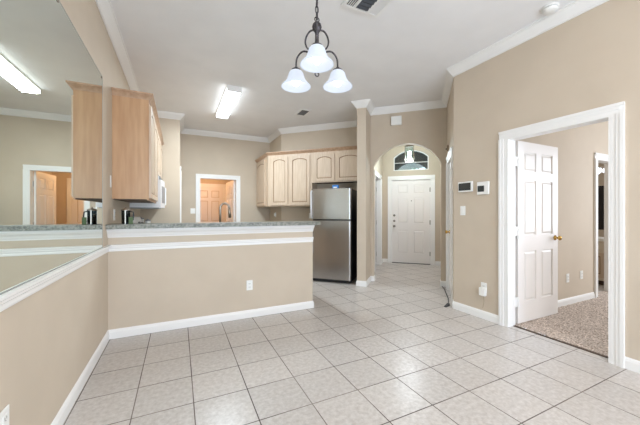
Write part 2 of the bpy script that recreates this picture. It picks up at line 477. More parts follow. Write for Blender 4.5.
def casing(rot, x0, x1, ztop, yface, wdt=0.085, back=None, depth=0.12):
    """door casing on the room face, and the jamb lining through the wall"""
    TRIM_N[0] += 1
    mb = MB()
    def stepped(a0, a1, z0, z1, vert, outer_hi):
        mb.box(a0, a1, yface - 0.012, yface, z0, z1)
        if vert:
            o = a1 if outer_hi else a0; s_ = -1 if outer_hi else 1
            mb.box(o, o + s_ * 0.024, yface - 0.024, yface - 0.012, z0, z1)
            mb.box(o + s_ * 0.024, o + s_ * 0.05, yface - 0.018, yface - 0.012, z0, z1)
    stepped(x0 - wdt, x0, 0, ztop, True, False); stepped(x1, x1 + wdt, 0, ztop, True, True)
    mb.box(x0 - wdt, x1 + wdt, yface - 0.012, yface, ztop, ztop + wdt)
    mb.box(x0 - wdt, x1 + wdt, yface - 0.024, yface - 0.012, ztop + wdt - 0.024, ztop + wdt)
    mb.box(x0 - wdt + .024, x1 + wdt - .024, yface - 0.018, yface - 0.012, ztop + wdt - 0.05, ztop + wdt - 0.024)
    j = 0.012
    mb.box(x0 - 0.001, x0 + j, yface - 0.012, yface + depth, 0, ztop - j).box(x1 - j, x1 + 0.001, yface - 0.012, yface + depth, 0, ztop - j)
    mb.box(x0, x1, yface - 0.012, yface + depth, ztop - j, ztop + 0.001)
    if back:
        mb.box(x0 - wdt, x0, yface + depth, yface + depth + 0.014, 0, ztop).box(x1, x1 + wdt, yface + depth, yface + depth + 0.014, 0, ztop)
        mb.box(x0 - wdt, x1 + wdt, yface + depth, yface + depth + 0.014, ztop, ztop + wdt)
    return struct(mb.build(f'trim_{TRIM_N[0]}', 'trim', rot=rot))


casing(FRONT, DX0, DX1, DZ, YB)                       # laundry doorway
casing(EAST, -BY1, -BY0, BZ, XR)                      # bedroom doorway
casing(SHORT, -SV1, -SV0, 2.035, US, depth=0.1)       # closet door by the arch
casing(DIAG, FD0, FD1, FDZ, VD, depth=0.14)           # front door
casing(HALLW, 6.20, 7.06, 2.035, 0.95, depth=0.1)     # hall doorway
casing(FRONT, 5.50, 6.06, 2.02, 2.11)                 # bathroom doorway
casing(FRONT, 0.45, 1.25, 2.035, LB)                   # laundry far door
# door casing on the side of the pantry block, seen from its edge
casing(WEST, YK + 0.09, YK + 0.87, 2.035, -0.02, depth=0.0)


# ------------------------------------------------------------------ doors
def six_panel(wd, ht, t=0.035, z0=0.008):
    """a six-panel door leaf: x 0..wd, y 0..t, both faces panelled"""
    mb = MB(); r = 0.011
    mb.box(0, wd, r, t - r, z0, ht)
    st = 0.115 * wd / 0.8; ml = 0.105 * wd / 0.8
    k = ht / 2.03
    rows = [(0.24 * k, 0.80 * k), (0.98 * k, 1.60 * k), (1.70 * k, 1.915 * k)]
    cols = [(st, wd / 2 - ml / 2), (wd / 2 + ml / 2, wd - st)]
    for side in (0, 1):
        ya, yb = (0, r) if side == 0 else (t - r, t)
        mb.box(0, st, ya, yb, z0, ht).box(wd - st, wd, ya, yb, z0, ht)
        mb.box(wd / 2 - ml / 2, wd / 2 + ml / 2, ya, yb, rows[0][0], rows[2][1])
        zs = [z0] + [v for rw in rows for v in rw] + [ht]
        for i in range(0, 8, 2):
            za, zb = zs[i], zs[i + 1]
            if i in (0, 6):
                mb.box(st, wd - st, ya, yb, za, zb)
            else:
                for c0, c1 in cols: mb.box(c0, c1, ya, yb, za, zb)
        for c0, c1 in cols:
            for za, zb in rows:
                g = 0.014; e = 0.032
                p = [(c0 + g, za + g), (c1 - g, za + g), (c1 - g, zb - g), (c0 + g, zb - g)]
                q = [(c0 + e, za + e), (c1 - e, za + e), (c1 - e, zb - e), (c0 + e, zb - e)]
                y0_, y1_ = (r, 0.001) if side == 0 else (t - r, t - 0.001)
                mb.prism(p, y0_, y1_, 'y', q)
    return mb


def knob_mb(y0, d=-1):
    return MB().lathe([(0.001, 0), (0.031, 0), (0.031, d * 0.006), (0.012, d * 0.010), (0.011, d * 0.03), (0.024, d * 0.04), (0.028, d * 0.052), (0.022, d * 0.063), (0.001, d * 0.066)], (0, y0, 0), 16, 'y')


def door(n, rot, x, y, ang, wd, ht, knob_x, material='door', metal='brass', knobz=0.93, hinges=True, hx=0.0, t=0.035, both=True):
    o = six_panel(wd, ht, t).build(f'door_{n}', material)
    struct(o)
    o.location = at(rot, x, y, 0.004); o.rotation_euler = (0, 0, rot + ang)
    knob_mb(0).build('knob', metal, o, loc=(knob_x, 0, knobz))
    if both: knob_mb(0, 1).build('knob', metal, o, loc=(knob_x, t, knobz))
    if hinges:
        for z in (0.25, 1.0, 1.78):
            MB().box(hx - 0.018, hx + 0.018, -0.003, 0.0, z - 0.05, z + 0.05).lathe([(0.007, z - 0.052), (0.007, z + 0.052)], (hx, -0.006, 0), 8).build('hinge', 'trim' if metal == 'brass' else metal, o)
    return o


# 1 front entry door (closed)
d1 = door(1, DIAG, FD0 + 0.014, VD + 0.03, 0, FD1 - FD0 - 0.028, 2.028, 0.055, metal='nickel', knobz=0.90, hx=FD1 - FD0 - 0.03)
for z in (1.03, 1.165):
    MB().lathe([(0.001, -0.018), (0.018, -0.018), (0.028, -0.004), (0.028, 0.0), (0.001, 0.0)], (0, 0, 0), 16, 'y').build('deadbolt', 'nickel', d1, loc=(0.055, 0, z))
MB().lathe([(0.001, -0.006), (0.012, -0.006), (0.014, 0.0), (0.001, 0.0)], (0, 0, 0), 12, 'y').build('peephole', 'nickel', d1, loc=((FD1 - FD0) / 2, 0, 1.52))
MB().box(0.0, FD1 - FD0 - 0.03, -0.02, 0.03, -0.004, 0.008).build('threshold', 'dark', d1)
# 2 bedroom door, open against the bedroom side wall
d2 = door(2, FRONT, 3.372, 1.970, 0, 0.80, 2.03, 0.735, metal='brass', hx=0.0, both=False)
for z in (0.25, 1.03, 1.80):
    MB().box(-0.075, 0.0, 0.0, 0.014, z - 0.05, z + 0.05).build('hinge', 'trim', d2)
# 3 closed door in the short wall beside the arch
door(3, SHORT, -SV1 + 0.014, US + 0.02, 0, SV1 - SV0 - 0.028, 2.018, 0.06, metal='brass', hx=SV1 - SV0 - 0.03, both=False)
# 4 hall door, open into the dark room
door(4, HALLW, 7.04, 1.06, PI * 0.47 + PI / 2 * 0, 0.80, 2.015, 0.73, metal='nickel', both=False)
# 5 laundry door, open; 6 far laundry door
d5 = door(5, FRONT, DX1 - 0.015, YB + 0.13, PI / 2 + math.radians(5), 0.785, 2.02, 0.725, metal='nickel', both=False)
door(6, FRONT, 0.464, LB - 0.010, 0, 0.772, 2.018, 0.06, metal='nickel', both=False)

door(7, WEST, YK + 0.104, -0.034, 0, 0.752, 2.018, 0.06, metal='nickel', both=False)
# front wall transom window
mb = MB()
ring_o = [(TU0, TZ0), (TU1, TZ0)] + tarc[::-1]
def inset(poly, d):
    cx = sum(p[0] for p in poly) / len(poly); cz = sum(p[1] for p in poly) / len(poly)
    out = []
    n = len(poly)
    for i in range(n):
        a, b_, c = Vector(poly[i - 1]), Vector(poly[i]), Vector(poly[(i + 1) % n])
        n1 = Vector((-(b_ - a).y, (b_ - a).x)); n2_ = Vector((-(c - b_).y, (c - b_).x))
        if n1.length < 1e-7: n1 = n2_
        if n2_.length < 1e-7: n2_ = n1
        n1.normalize(); n2_.normalize()
        dd = (n1 + n2_) / (1 + n1.dot(n2_))
        out.append((b_.x + dd.x * d, b_.y + dd.y * d))
    return out
ring_i = inset(ring_o, 0.022)
n = len(ring_o)
for i in range(n):
    j = (i + 1) % n
    mb.prism([ring_o[i], ring_o[j], ring_i[j], ring_i[i]], VD + 0.03, VD + 0.09, 'y')
tw = struct(mb.build('window_3', 'trim', rot=DIAG))
MB().box(TU0, TU1, VD + 0.05, VD + 0.07, 2.452, 2.464).build('muntin', 'trim', tw)
MB().prism(ring_i, VD + 0.058, VD + 0.062, 'y').build('pane', 'pane', tw)
# plaster trim round the transom
# porch wall outside with an arched opening, trees beyond
PV = 8.9
pa = [(-0.312 + 0.512 * math.cos(PI * i / 20), 2.19 + 0.512 * math.sin(PI * i / 20)) for i in range(21)]
mb = MB()
mb.box(-2.2, -0.824, PV, PV + 0.2, 0, 3.6).box(0.20, 1.8, PV, PV + 0.2, 0, 3.6)
for i in range(20):
    mb.prism([pa[i], (pa[i][0], 3.6), (pa[i + 1][0], 3.6), pa[i + 1]], PV, PV + 0.2, 'y')
struct(mb.build('wall_porch', 'stucco', rot=DIAG))
sbox('ceiling_porch', [(-2.2, 1.8, VD + 0.14, PV, 3.3, 3.4)], 'stucco', rot=DIAG)
sbox('ground', [(-6, 6, PV + 0.2, 20, -0.12, -0.02), (-2.2, 1.8, VD + 0.14, PV + 0.2, -0.12, -0.02)], 'stucco', rot=DIAG)

def tree(x, y, h, r, label):
    t = thing('tree', label, 'tree', DIAG, x, y, 0, 'trees beyond the porch')
    MB().tube([(0, 0, 0), (0.05, 0, h * 0.3), (0, 0.05, h * 0.62)], [0.12, 0.10, 0.06], 8).build('trunk', mat('bark', (92, 74, 58), 0.9), t)
    mb = MB()
    for _ in range(420):
        th, ph, q = random.uniform(0, 2 * PI), math.acos(random.uniform(-1, 1)), r * random.uniform(0.55, 1.0)
        c = Vector((q * math.sin(ph) * math.cos(th), q * math.sin(ph) * math.sin(th), h * 0.68 + q * math.cos(ph) * 0.9))
        a = Vector((random.uniform(-1, 1), random.uniform(-1, 1), random.uniform(-1, 1))).normalized() * random.uniform(0.12, 0.24)
        b_ = a.orthogonal().normalized() * 0.09
        mb._add([c - a, c + b_, c + a, c - b_], [(0, 1, 2, 3)])
    mb.build('crown', 'leaf', t)
tree(-1.0, 14.5, 4.6, 1.7, 'leafy tree outside, seen through the transom above the front door')
tree(2.4, 17.5, 4.2, 1.5, 'leafy tree outside, seen through the transom behind the lantern')

# ------------------------------------------------------------------ mirror and bar
t = thing('wall_mirror', 'large frameless mirror covering the wall above the chair rail', 'mirror', WEST, 1.6, -XL, 0.926)
MB().box(-2.6, 1.625, -0.006, -0.0005, 0, 1.53).build('glass', 'mirror', t)
MB().box(1.625, 1.629, -0.007, 0, 0, 1.53).box(-2.6, 1.629, -0.007, 0, 1.53, 1.534).box(-2.6, 1.629, -0.009, 0, -0.004, 0.002).build('edge', 'mirror_edge', t)
for yy in (1.60, 0.55, -0.5):
    MB().lathe([(0.001, -0.012), (0.010, -0.011), (0.012, -0.006), (0.012, 0)], (0, 0, 0), 10, 'y').build('clip', 'nickel', t, loc=(yy, 0, 1.52))

mb = MB().prism([(XL + 0.002, 3.375), (1.625, 3.375), (1.645, 3.395), (1.645, 3.675), (1.625, 3.695), (XL + 0.002, 3.695)], 1.0805, 1.124)
bar = mb.build('bar_top', 'lam')
tag(bar, 'long grey speckled laminate bar top capping the half wall', 'countertop')

# ------------------------------------------------------------------ cabinets
def arch_pts(x0, x1, zt, rise, n=12):
    """cathedral arch from (x0, zt-rise) to (x1, zt-rise), peak zt"""
    out = []
    for i in range(n + 1):
        f = i / n
        out.append((x0 + (x1 - x0) * f, zt - rise + rise * math.sin(PI * f) ** 0.75))
    return out


def cab_door(wd, ht, arch=True):
    """x 0..wd, front at y=-0.02, back y=0, z 0..ht"""
    st = min(0.058, wd * 0.17); rise = 0.045 if arch else 0.0
    mb = MB()
    mb.box(0, wd, -0.010, 0, 0, ht)
    mb.box(0, st, -0.02, -0.010, 0, ht).box(wd - st, wd, -0.02, -0.010, 0, ht).box(st, wd - st, -0.02, -0.010, 0, st)
    top = arch_pts(st, wd - st, ht - st + (0.01 if arch else 0), rise)
    for i in range(len(top) - 1):
        mb.prism([top[i], top[i + 1], (top[i + 1][0], ht), (top[i][0], ht)], -0.02, -0.010, 'y')
    pan = MB()
    g, e = 0.010, 0.030
    def shape(d):
        a = arch_pts(st + d, wd - st - d, ht - st + (0.01 if arch else 0) - d, rise)
        return [(st + d, st + d), (wd - st - d, st + d)] + a[::-1]
    pan.prism(shape(g), -0.011, -0.0185, 'y', shape(e))
    gr = MB().prism(shape(0.001), -0.0125, -0.0101, 'y')
    return mb, pan, gr


def put_door(cab, x, y, z, wd, ht, arch=True, handle=False):
    a, p, g = cab_door(wd, ht, arch)
    d = a.build('door', 'maple', cab, loc=(x, y, z))
    p.build('raised_panel', 'maple', d)
    g.build('groove', 'groove', d)
    return d


G_UP = 'upper kitchen cabinets'

def wall_cab(label, rot, x0, x1, yf, yb, z0, z1, doors, arch=True, poly=None, end_mat='maple', group=G_UP, dz0=0.025, dz1=0.055):
    t = thing('kitchen_cabinet', label, 'cabinet', rot, x0, yb, z0, group)
    h = z1 - z0
    mb = MB()
    if poly:
        mb.prism([(px - x0, py - yb) for px, py in poly], 0, h)
    else:
        mb.box(0, x1 - x0, yf - yb + 0.018, 0, 0.012, h)
    mb.build('body', end_mat, t)
    if not poly:
        MB().box(0, x1 - x0, yf - yb, yf - yb + 0.018, 0, h).build('face_frame', 'maple' if end_mat == 'maple' else 'maple_end', t)
        MB().box(0.012, x1 - x0 - 0.012, yf - yb + 0.02, -0.01, 0.004, 0.012).build('bottom_panel', 'inside', t)
    for a, b_ in doors:
        put_door(t, a - x0, yf - yb - 0.0005, dz0, b_ - a, h - dz0 - dz1, arch)
    return t


# left run, WEST frame: lx = Y, ly = -X
CF = 0.295
LC1 = wall_cab('tall maple wall cabinet with a plain end panel beside the mirror', WEST, 3.684, 4.86, CF, -XL - 0.001, 1.372, 2.468, [(3.71, 4.255), (4.285, 4.835)], end_mat='maple_end')
LC2 = wall_cab('short maple wall cabinet above the white microwave', WEST, 4.862, 5.628, CF, -XL - 0.001, 1.78, 2.468, [(4.885, 5.235), (5.255, 5.605)])
LC3 = wall_cab('maple wall cabinet past the microwave against the pantry wall', WEST, 5.63, 6.178, CF, -XL - 0.001, 1.372, 2.468, [(5.66, 6.15)])
ccr = [(0, 2.462), (0.006, 2.462), (0.010, 2.472), (0.024, 2.490), (0.040, 2.506), (0.047, 2.510), (0.047, 2.526), (0, 2.526)]
lp_ = [(-CF, 6.177), (-CF, 5.629), (-CF, 4.861), (-CF, 3.684), (XL + 0.001, 3.684)]
for cab, rg in ((LC3, (0, 1)), (LC2, (1, 2)), (LC1, (2, 4))):
    hold(MB().sweep(lp_, ccr, only=rg).build('crown_moulding', 'maple_crown'), cab)

# cabinets round the diagonal corner
P0 = uv(-3.15, 5.60)
RC1 = wall_cab('maple corner wall cabinet touching the back wall near the laundry doorway', EAST, -7.217, -6.19, 1.737, XC - 0.001, 1.372, 2.468, [(-7.17, -6.42)],
         poly=[(-6.192, 1.737), (-6.307, XC - 0.002), (-7.217, XC - 0.002), (-7.217, 1.737)])
RC2 = wall_cab('tall maple two-door wall cabinet with arched panels beside the refrigerator', DIAG, -3.145, -2.135, 5.60, VF - 0.001, 1.372, 2.468,
         [(-3.075, -2.675), (-2.63, -2.18)], poly=[(-3.143, 5.60), (-2.135, 5.60), (-2.135, VF - 0.001), (-2.988, VF - 0.001)])
RC3 = wall_cab('short maple two-door wall cabinet above the refrigerator', DIAG, -2.133, UC0 - 0.002, 5.60, VF - 0.001, 1.845, 2.468, [(-2.085, -1.655), (-1.615, -1.10)])
rp_ = [uv(UC0 - 0.002, 5.60), uv(-2.134, 5.60), (1.7365, 6.189), (1.737, 7.218)]
for cab, rg in ((RC3, (0, 1)), (RC2, (1, 2)), (RC1, (2, 3))):
    hold(MB().sweep(rp_, ccr, only=rg).build('crown_moulding', 'maple_crown'), cab)

# base cabinets and worktops of the kitchen
def base_cab(label, rot, x0, x1, yf, yb, nd):
    t = thing('base_cabinet', label, 'cabinet', rot, x0, yb, 0, 'lower kitchen cabinets')
    W = x1 - x0
    MB().box(0, W, yf - yb + 0.018, 0, 0.10, 0.868).build('body', 'maple', t)
    MB().box(0, W, yf - yb + 0.07, 0, 0, 0.10).build('toe_kick', 'inside', t)
    MB().box(0, W, yf - yb, yf - yb + 0.018, 0.10, 0.868).build('face_frame', 'maple', t)
    k = W / nd
    for i in range(nd):
        put_door(t, i * k + 0.02, yf - yb - 0.0005, 0.13, k - 0.04, 0.55, False)
        dr = MB().box(0.0, k - 0.04, -0.02, 0, 0, 0.13, 0.004).build('drawer', 'maple', t, loc=(i * k + 0.02, yf - yb - 0.0005, 0.71))
    return t
base_cab('lower maple cabinets under the sink worktop behind the half wall', PI, -1.50, -0.0, -4.205, -3.606, 3)
base_cab('lower maple cabinet between the sink corner and the range', WEST, 4.25, 4.862, -0.02, -XL - 0.001, 1)
base_cab('lower maple cabinet between the range and the pantry wall', WEST, 5.638, 6.178, -0.02, -XL - 0.001, 1)
t = thing('range', 'white freestanding range under the microwave, knobs on its backguard', 'stove', WEST, 4.868, -XL - 0.002, 0)
MB().box(0, 0.76, -0.62, 0, 0.06, 0.905, 0.004).build('body', 'micro', t)
MB().box(0.02, 0.74, -0.56, -0.02, 0, 0.06).build('base', 'dark', t)
MB().box(-0.0, 0.76, -0.64, -0.085, 0.905, 0.918, 0.003).build('cooktop', 'micro', t)
bg = MB().prism([(0.0, 0.905), (-0.085, 0.905), (-0.075, 1.10), (-0.05, 1.172), (0.0, 1.172)], 0.0, 0.76, 'x').build('backguard', 'micro', t)
for kx in (0.10, 0.20, 0.56, 0.66):
    MB().lathe([(0.001, -0.115), (0.016, -0.113), (0.022, -0.09), (0.022, -0.076), (0.001, -0.076)], (kx, 0, 1.06), 14, 'y').build('knob', 'dark', bg)
MB().box(0.29, 0.47, -0.083, -0.07, 1.03, 1.10).build('display', 'screen', bg)
for bx, by, br in ((0.19, -0.22, 0.075), (0.57, -0.22, 0.095), (0.19, -0.48, 0.095), (0.57, -0.48, 0.075)):
    bn = MB()
    for q in range(4):
        rr = br * (q + 1) / 4.2
        bn.tube([(bx + rr * math.cos(2 * PI * i / 24), by + rr * math.sin(2 * PI * i / 24), 0.925) for i in range(24)], 0.006, 6, True)
    bn.build('burner', 'dark', t)
od = MB().box(0.01, 0.75, -0.655, -0.62, 0.22, 0.80, 0.005).build('oven_door', 'micro', t)
MB().box(0.14, 0.62, -0.658, -0.653, 0.36, 0.66).build('window', 'screen', od)
MB().tube([(0.08, -0.65, 0.75), (0.08, -0.69, 0.75), (0.68, -0.69, 0.75), (0.68, -0.65, 0.75)], 0.011, 8).build('handle', 'micro', od)
MB().box(0.01, 0.75, -0.645, -0.62, 0.07, 0.21, 0.005).build('drawer', 'micro', t)
base_cab('lower maple cabinets between the corner and the refrigerator', DIAG, -2.80, -1.93, 5.31, VF - 0.001, 2)
mb = MB().prism([(XL + 0.002, 3.606), (1.53, 3.606), (1.53, 4.23), (0.045, 4.23), (0.045, 4.864), (XL + 0.002, 4.864)], 0.87, 0.91)
tag(mb.build('countertop', 'lam'), 'grey laminate worktop behind the half wall carrying the sink faucet', 'countertop')
mb = MB().prism([uv(-1.925, 5.29), uv(-1.925, VF - 0.002), (XC - 0.002, 6.302), (XC - 0.002, YB - 0.002), (1.47, YB - 0.002), (1.47, 6.02)], 0.87, 0.91)
tag(MB().prism([(XL + 0.002, 5.632), (0.045, 5.632), (0.045, 6.176), (XL + 0.002, 6.176)], 0.87, 0.91).build('countertop', 'lam'), 'short grey laminate worktop between the range and the pantry wall', 'countertop')
tag(mb.build('countertop', 'lam'), 'grey laminate worktop in the corner beside the refrigerator', 'countertop')
t = thing('base_cabinet', 'lower maple corner cabinet beside the laundry doorway', 'cabinet', EAST, -7.21, XC - 0.002, 0, 'lower kitchen cabinets')
MB().box(0, 0.95, -0.56, 0, 0.1, 0.868).build('body', 'maple', t); MB().box(0, 0.95, -0.5, 0, 0, 0.1).build('toe_kick', 'inside', t)
put_door(t, 0.03, -0.5605, 0.13, 0.44, 0.70, False); put_door(t, 0.49, -0.5605, 0.13, 0.44, 0.70, False)

# faucet: tall pull-down gooseneck
t = thing('faucet', 'tall brushed nickel gooseneck faucet rising behind the bar top', 'faucet', FRONT, 0.482, 3.98, 0.911)
MB().lathe([(0.001, 0), (0.032, 0), (0.030, 0.012), (0.022, 0.02), (0.020, 0.09), (0.014, 0.10)], (0, 0, 0), 20).build('base', 'nickel', t)
pts = [(0, 0, 0.09), (0, 0, 0.33)] + [(0.055 - 0.055 * math.cos(PI * i / 14), -0.01 * i / 14, 0.385 + 0.062 * math.sin(PI * i / 14)) for i in range(15)]
MB().tube(pts, 0.0125, 12).build('neck', 'nickel', t)
MB().tube([(0.11, -0.010, 0.388), (0.115, -0.011, 0.34), (0.118, -0.012, 0.26)], [0.0135, 0.017, 0.018], 12).build('spray_head', 'nickel', t)
MB().tube([(0.018, 0, 0.07), (0.05, 0, 0.09), (0.085, 0, 0.12)], [0.008, 0.007, 0.006], 8).build('lever', 'nickel', t)

# microwave (over the range)
t = thing('microwave', 'white microwave hung under the cabinets beside the mirror wall', 'microwave', WEST, 4.868, -XL - 0.002, 1.300)
MW = 0.754; yf = 0.225 - (-XL - 0.002)
MB().box(0, MW, yf + 0.035, 0, 0.012, 0.478).build('body', 'micro', t)
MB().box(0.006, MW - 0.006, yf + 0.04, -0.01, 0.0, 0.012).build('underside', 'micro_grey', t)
# door with a gently bowed front
def bow(x0, x1, z0, z1, dep):
    n = 8; pf = []
    for i in range(n + 1):
        x = x0 + (x1 - x0) * i / n
        pf.append((x, yf + 0.03 - dep * (1 - (2 * (x / MW) - 1) ** 2) - 0.018))
    return [(x1, yf + 0.034), (x0, yf + 0.034)] + pf, z0, z1
pl, a, b_ = bow(0.0, 0.575, 0.014, 0.420, 0.035)
dd = MB().prism(pl, a, b_).build('door', 'micro', t)
MB().tube([(0.55, yf - 0.005, 0.05), (0.55, yf - 0.03, 0.07), (0.55, yf - 0.03, 0.33), (0.55, yf - 0.005, 0.35)], 0.009, 8).build('handle', 'micro', dd)
pl, a, b_ = bow(0.06, 0.49, 0.08, 0.33, 0.0365)
MB().prism(pl, a, b_).build('window', 'micro_grey', dd)
pl, a, b_ = bow(0.578, MW, 0.014, 0.420, 0.035)
cp = MB().prism(pl, a, b_).build('control_panel', 'micro', t)
mb = MB()
for i in range(8): mb.box(0.02, MW - 0.02, yf + 0.02, yf + 0.036, 0.426 + i * 0.006, 0.429 + i * 0.006)
mb.build('vent_grille', 'micro_grey', t)

# ------------------------------------------------------------------ refrigerator
t = thing('refrigerator', 'stainless steel top-freezer refrigerator with black sides', 'refrigerator', DIAG, -1.895, 5.67, 0)
FW = 0.725; F0 = VCOL + 0.044 - 5.67; B0 = F0 + 0.075
MB().box(0.004, FW - 0.004, B0 + 0.004, 0, 0.03, 1.655, 0.006).build('body', 'dark', t)
MB().box(0.012, FW - 0.012, F0 + 0.045, B0 + 0.03, 0.012, 0.062).build('kick_grille', 'dark', t)
for nm, z0, z1 in (('freezer_door', 1.122, 1.662), ('lower_door', 0.064, 1.098)):
    mb = MB(); r = 0.028
    prof = [(0, B0), (0, F0 + r)] + [(r - r * math.cos(a), F0 + r - r * math.sin(a)) for a in (0.4, 0.8, 1.2, PI / 2)]
    prof += [(FW - p[0], p[1]) for p in prof[::-1]]
    d = mb.prism(prof, z0, z1).build(nm, 'steel', t)
    h0, h1 = (z0 + 0.015, z1 - 0.03) if nm == 'freezer_door' else (0.50, z1 - 0.02)
    hx = 0.016
    MB().tube([(hx, F0 + 0.03, h0), (hx - 0.004, F0 - 0.02, h0 + 0.008), (hx - 0.006, F0 - 0.036, h0 + 0.04), (hx - 0.006, F0 - 0.036, h1 - 0.04), (hx - 0.004, F0 - 0.02, h1 - 0.008), (hx, F0 + 0.03, h1)],
              0.013, 10).build('handle', mat('satin_handle', (222, 222, 224), 0.35, 0.6), d)
    if nm == 'freezer_door':
        MB().box(FW - 0.115, FW - 0.062, F0 - 0.002, F0 + 0.001, z1 - 0.062, z1 - 0.050).build('badge', 'chrome', d)
MB().box(FW - 0.10, FW - 0.01, F0 + 0.02, B0 + 0.05, 1.662, 1.678, 0.004).build('hinge_cover', 'dark', t)
t = thing('carton', 'small blue and white box standing on top of the refrigerator', 'box', DIAG, -1.50, 5.15, 1.656)
MB().box(-0.055, 0.055, -0.035, 0.035, 0, 0.082, 0.003).build('body', 'blue', t)
MB().box(-0.035, 0.035, -0.037, -0.035, 0.026, 0.05).build('label_panel', 'plate', t)

# ------------------------------------------------------------------ chandelier
CX, CY = 0.6656, 1.422
t = thing('chandelier', 'dark bronze three-arm chandelier with frosted bell glass shades', 'chandelier', 0, CX, CY, 0)
MB().lathe([(0.001, H - 0.03), (0.02, H - 0.03), (0.055, H - 0.012), (0.062, H), (0.001, H)], (0, 0, 0), 24).build('canopy', 'iron', t)
mb = MB(); z = H - 0.03; k = 0
while z > 2.285:
    L_ = 0.042
    pts = []
    for i in range(14):
        a = 2 * PI * i / 14
        px, pz = 0.0085 * math.cos(a), (L_ / 2) * math.sin(a)
        pts.append((px, 0, z - L_ / 2 + pz) if k % 2 else (0, px, z - L_ / 2 + pz))
    mb.tube(pts, 0.0026, 6, True)
    z -= L_ - 0.0075; k += 1
chain_end = z
mb.tube([(0.004, 0.002, H - 0.02), (0.006, -0.003, 2.8), (-0.005, 0.003, 2.55), (0.003, 0.0, 2.27)], 0.0022, 6)
mb.build('chain', 'iron', t)
MB().tube([(0.013 * math.cos(2 * PI * i / 16), 0.0, 2.272 + 0.013 * math.sin(2 * PI * i / 16)) for i in range(16)], 0.003, 6, True).build('loop', 'iron', t)
MB().lathe([(0.001, 2.262), (0.012, 2.258), (0.022, 2.246), (0.026, 2.231), (0.022, 2.216), (0.014, 2.206), (0.010, 2.196), (0.011, 2.15), (0.009, 2.12), (0.016, 2.105), (0.018, 2.09), (0.010, 2.07),
            (0.010, 2.025), (0.016, 2.012), (0.018, 2.002), (0.010, 1.992), (0.001, 1.989)], (0, 0, 0), 20).build('stem', 'iron', t)
MB().tube([(0.011 * math.cos(2 * PI * i / 16), 0.0, 1.980 + 0.011 * math.sin(2 * PI * i / 16)) for i in range(16)], 0.0035, 6, True).build('finial', 'iron', t)
a0 = math.atan2(-CY, -CX)
AR = 0.134; ZSB = 2.032
sh = [(0.023, 0.0), (0.032, -0.004), (0.040, -0.014), (0.045, -0.030), (0.050, -0.046), (0.058, -0.061), (0.070, -0.074), (0.080, -0.084), (0.083, -0.090)]
sh_in = [(r - 0.004, z - 0.001) for r, z in sh[::-1]]
for k in range(3):
    a = a0 + k * 2 * PI / 3
    ca, sa = math.cos(a), math.sin(a)
    ZS = ZSB + (0.022 if k == 0 else 0.0)
    sp = [(0.016, 2.222), (0.045, 2.222), (0.066, 2.200), (0.073, 2.170), (0.062, 2.138), (0.035, 2.113), (0.020, 2.10), (0.035, 2.100), (0.065, 2.118), (0.092, 2.125), (0.117, 2.112), (0.131, 2.088), (AR, ZS + 0.012)]
    # smooth the scroll
    sm = []
    for i in range(len(sp) - 1):
        p0, p1, p2, p3 = sp[max(0, i - 1)], sp[i], sp[i + 1], sp[min(len(sp) - 1, i + 2)]
        for q in range(4):
            u_ = q / 4
            sm.append(tuple(0.5 * (2 * p1[c] + (p2[c] - p0[c]) * u_ + (2 * p0[c] - 5 * p1[c] + 4 * p2[c] - p3[c]) * u_ ** 2 + (3 * p1[c] - p0[c] - 3 * p2[c] + p3[c]) * u_ ** 3) for c in (0, 1)))
    sm.append(sp[-1])
    arm = MB().tube([(r * ca, r * sa, z) for r, z in sm], 0.0048, 8).build('arm', 'iron', t)
    MB().lathe([(0.001, ZS + 0.016), (0.010, ZS + 0.016), (0.013, ZS + 0.010), (0.026, ZS + 0.004), (0.027, ZS - 0.004), (0.001, ZS - 0.004)], (AR * ca, AR * sa, 0), 20).build('socket_cap', 'iron', arm)
    s_ = MB().lathe(sh + sh_in + [sh[0]], (0, 0, 0), 32).build('shade', 'glow_shade', t, loc=(AR * ca, AR * sa, ZS - 0.002))
    MB().lathe([(0.001, -0.086), (0.012, -0.083), (0.022, -0.072), (0.025, -0.059), (0.020, -0.044), (0.013, -0.032), (0.012, -0.006), (0.001, -0.006)], (0, 0, 0), 16).build('bulb', 'bulb', s_)

# ------------------------------------------------------------------ ceiling fittings
t = thing('ceiling_light', 'rectangular fluorescent ceiling light above the kitchen', 'ceiling light', 0, 0.735, 5.11, H - 0.001)
FL, FWD = 0.685, 0.105
MB().box(-FWD + 0.003, FWD - 0.003, -FL + 0.0165, FL - 0.0165, -0.03, 0).build('housing', 'trim', t)
mb = MB().prism([(-FWD + 0.004, -0.03), (-FWD + 0.004, -0.066), (-FWD + 0.016, -0.078), (FWD - 0.016, -0.078), (FWD - 0.004, -0.066), (FWD - 0.004, -0.03)], -FL + 0.018, FL - 0.018, 'y')
mb.build('diffuser', 'tube', t)
for s_ in (-1, 1):
    MB().box(-FWD, FWD, s_ * FL, s_ * (FL - 0.016), -0.084, -0.0).build('end_cap', mat('grey_end_cap', (230, 228, 225), 0.5), t)
area('kitchen_fluorescent', (0.735, 5.11, H - 0.09), (0, 0, 0), 0.18, 1.3, 56, (0.80, 0.92, 1.0))

def register(label, x, y, sx, sy, name='air_vent'):
    t = thing(name, label, 'air vent', 0, x, y, H - 0.001, None)
    hx, hy = sx / 2, sy / 2; f = 0.03
    fr = MB()
    for b_ in ((-hx, -hx + f, -hy, hy), (hx - f, hx, -hy, hy), (-hx + f, hx - f, -hy, -hy + f), (-hx + f, hx - f, hy - f, hy)):
        fr.box(b_[0], b_[1], b_[2], b_[3], -0.012, 0)
    fr.build('frame', 'trim', t)
    MB().box(-hx + f, hx - f, -hy + f, hy - f, -0.002, 0).build('duct', 'dark', t)
    return t, hx - f, hy - f

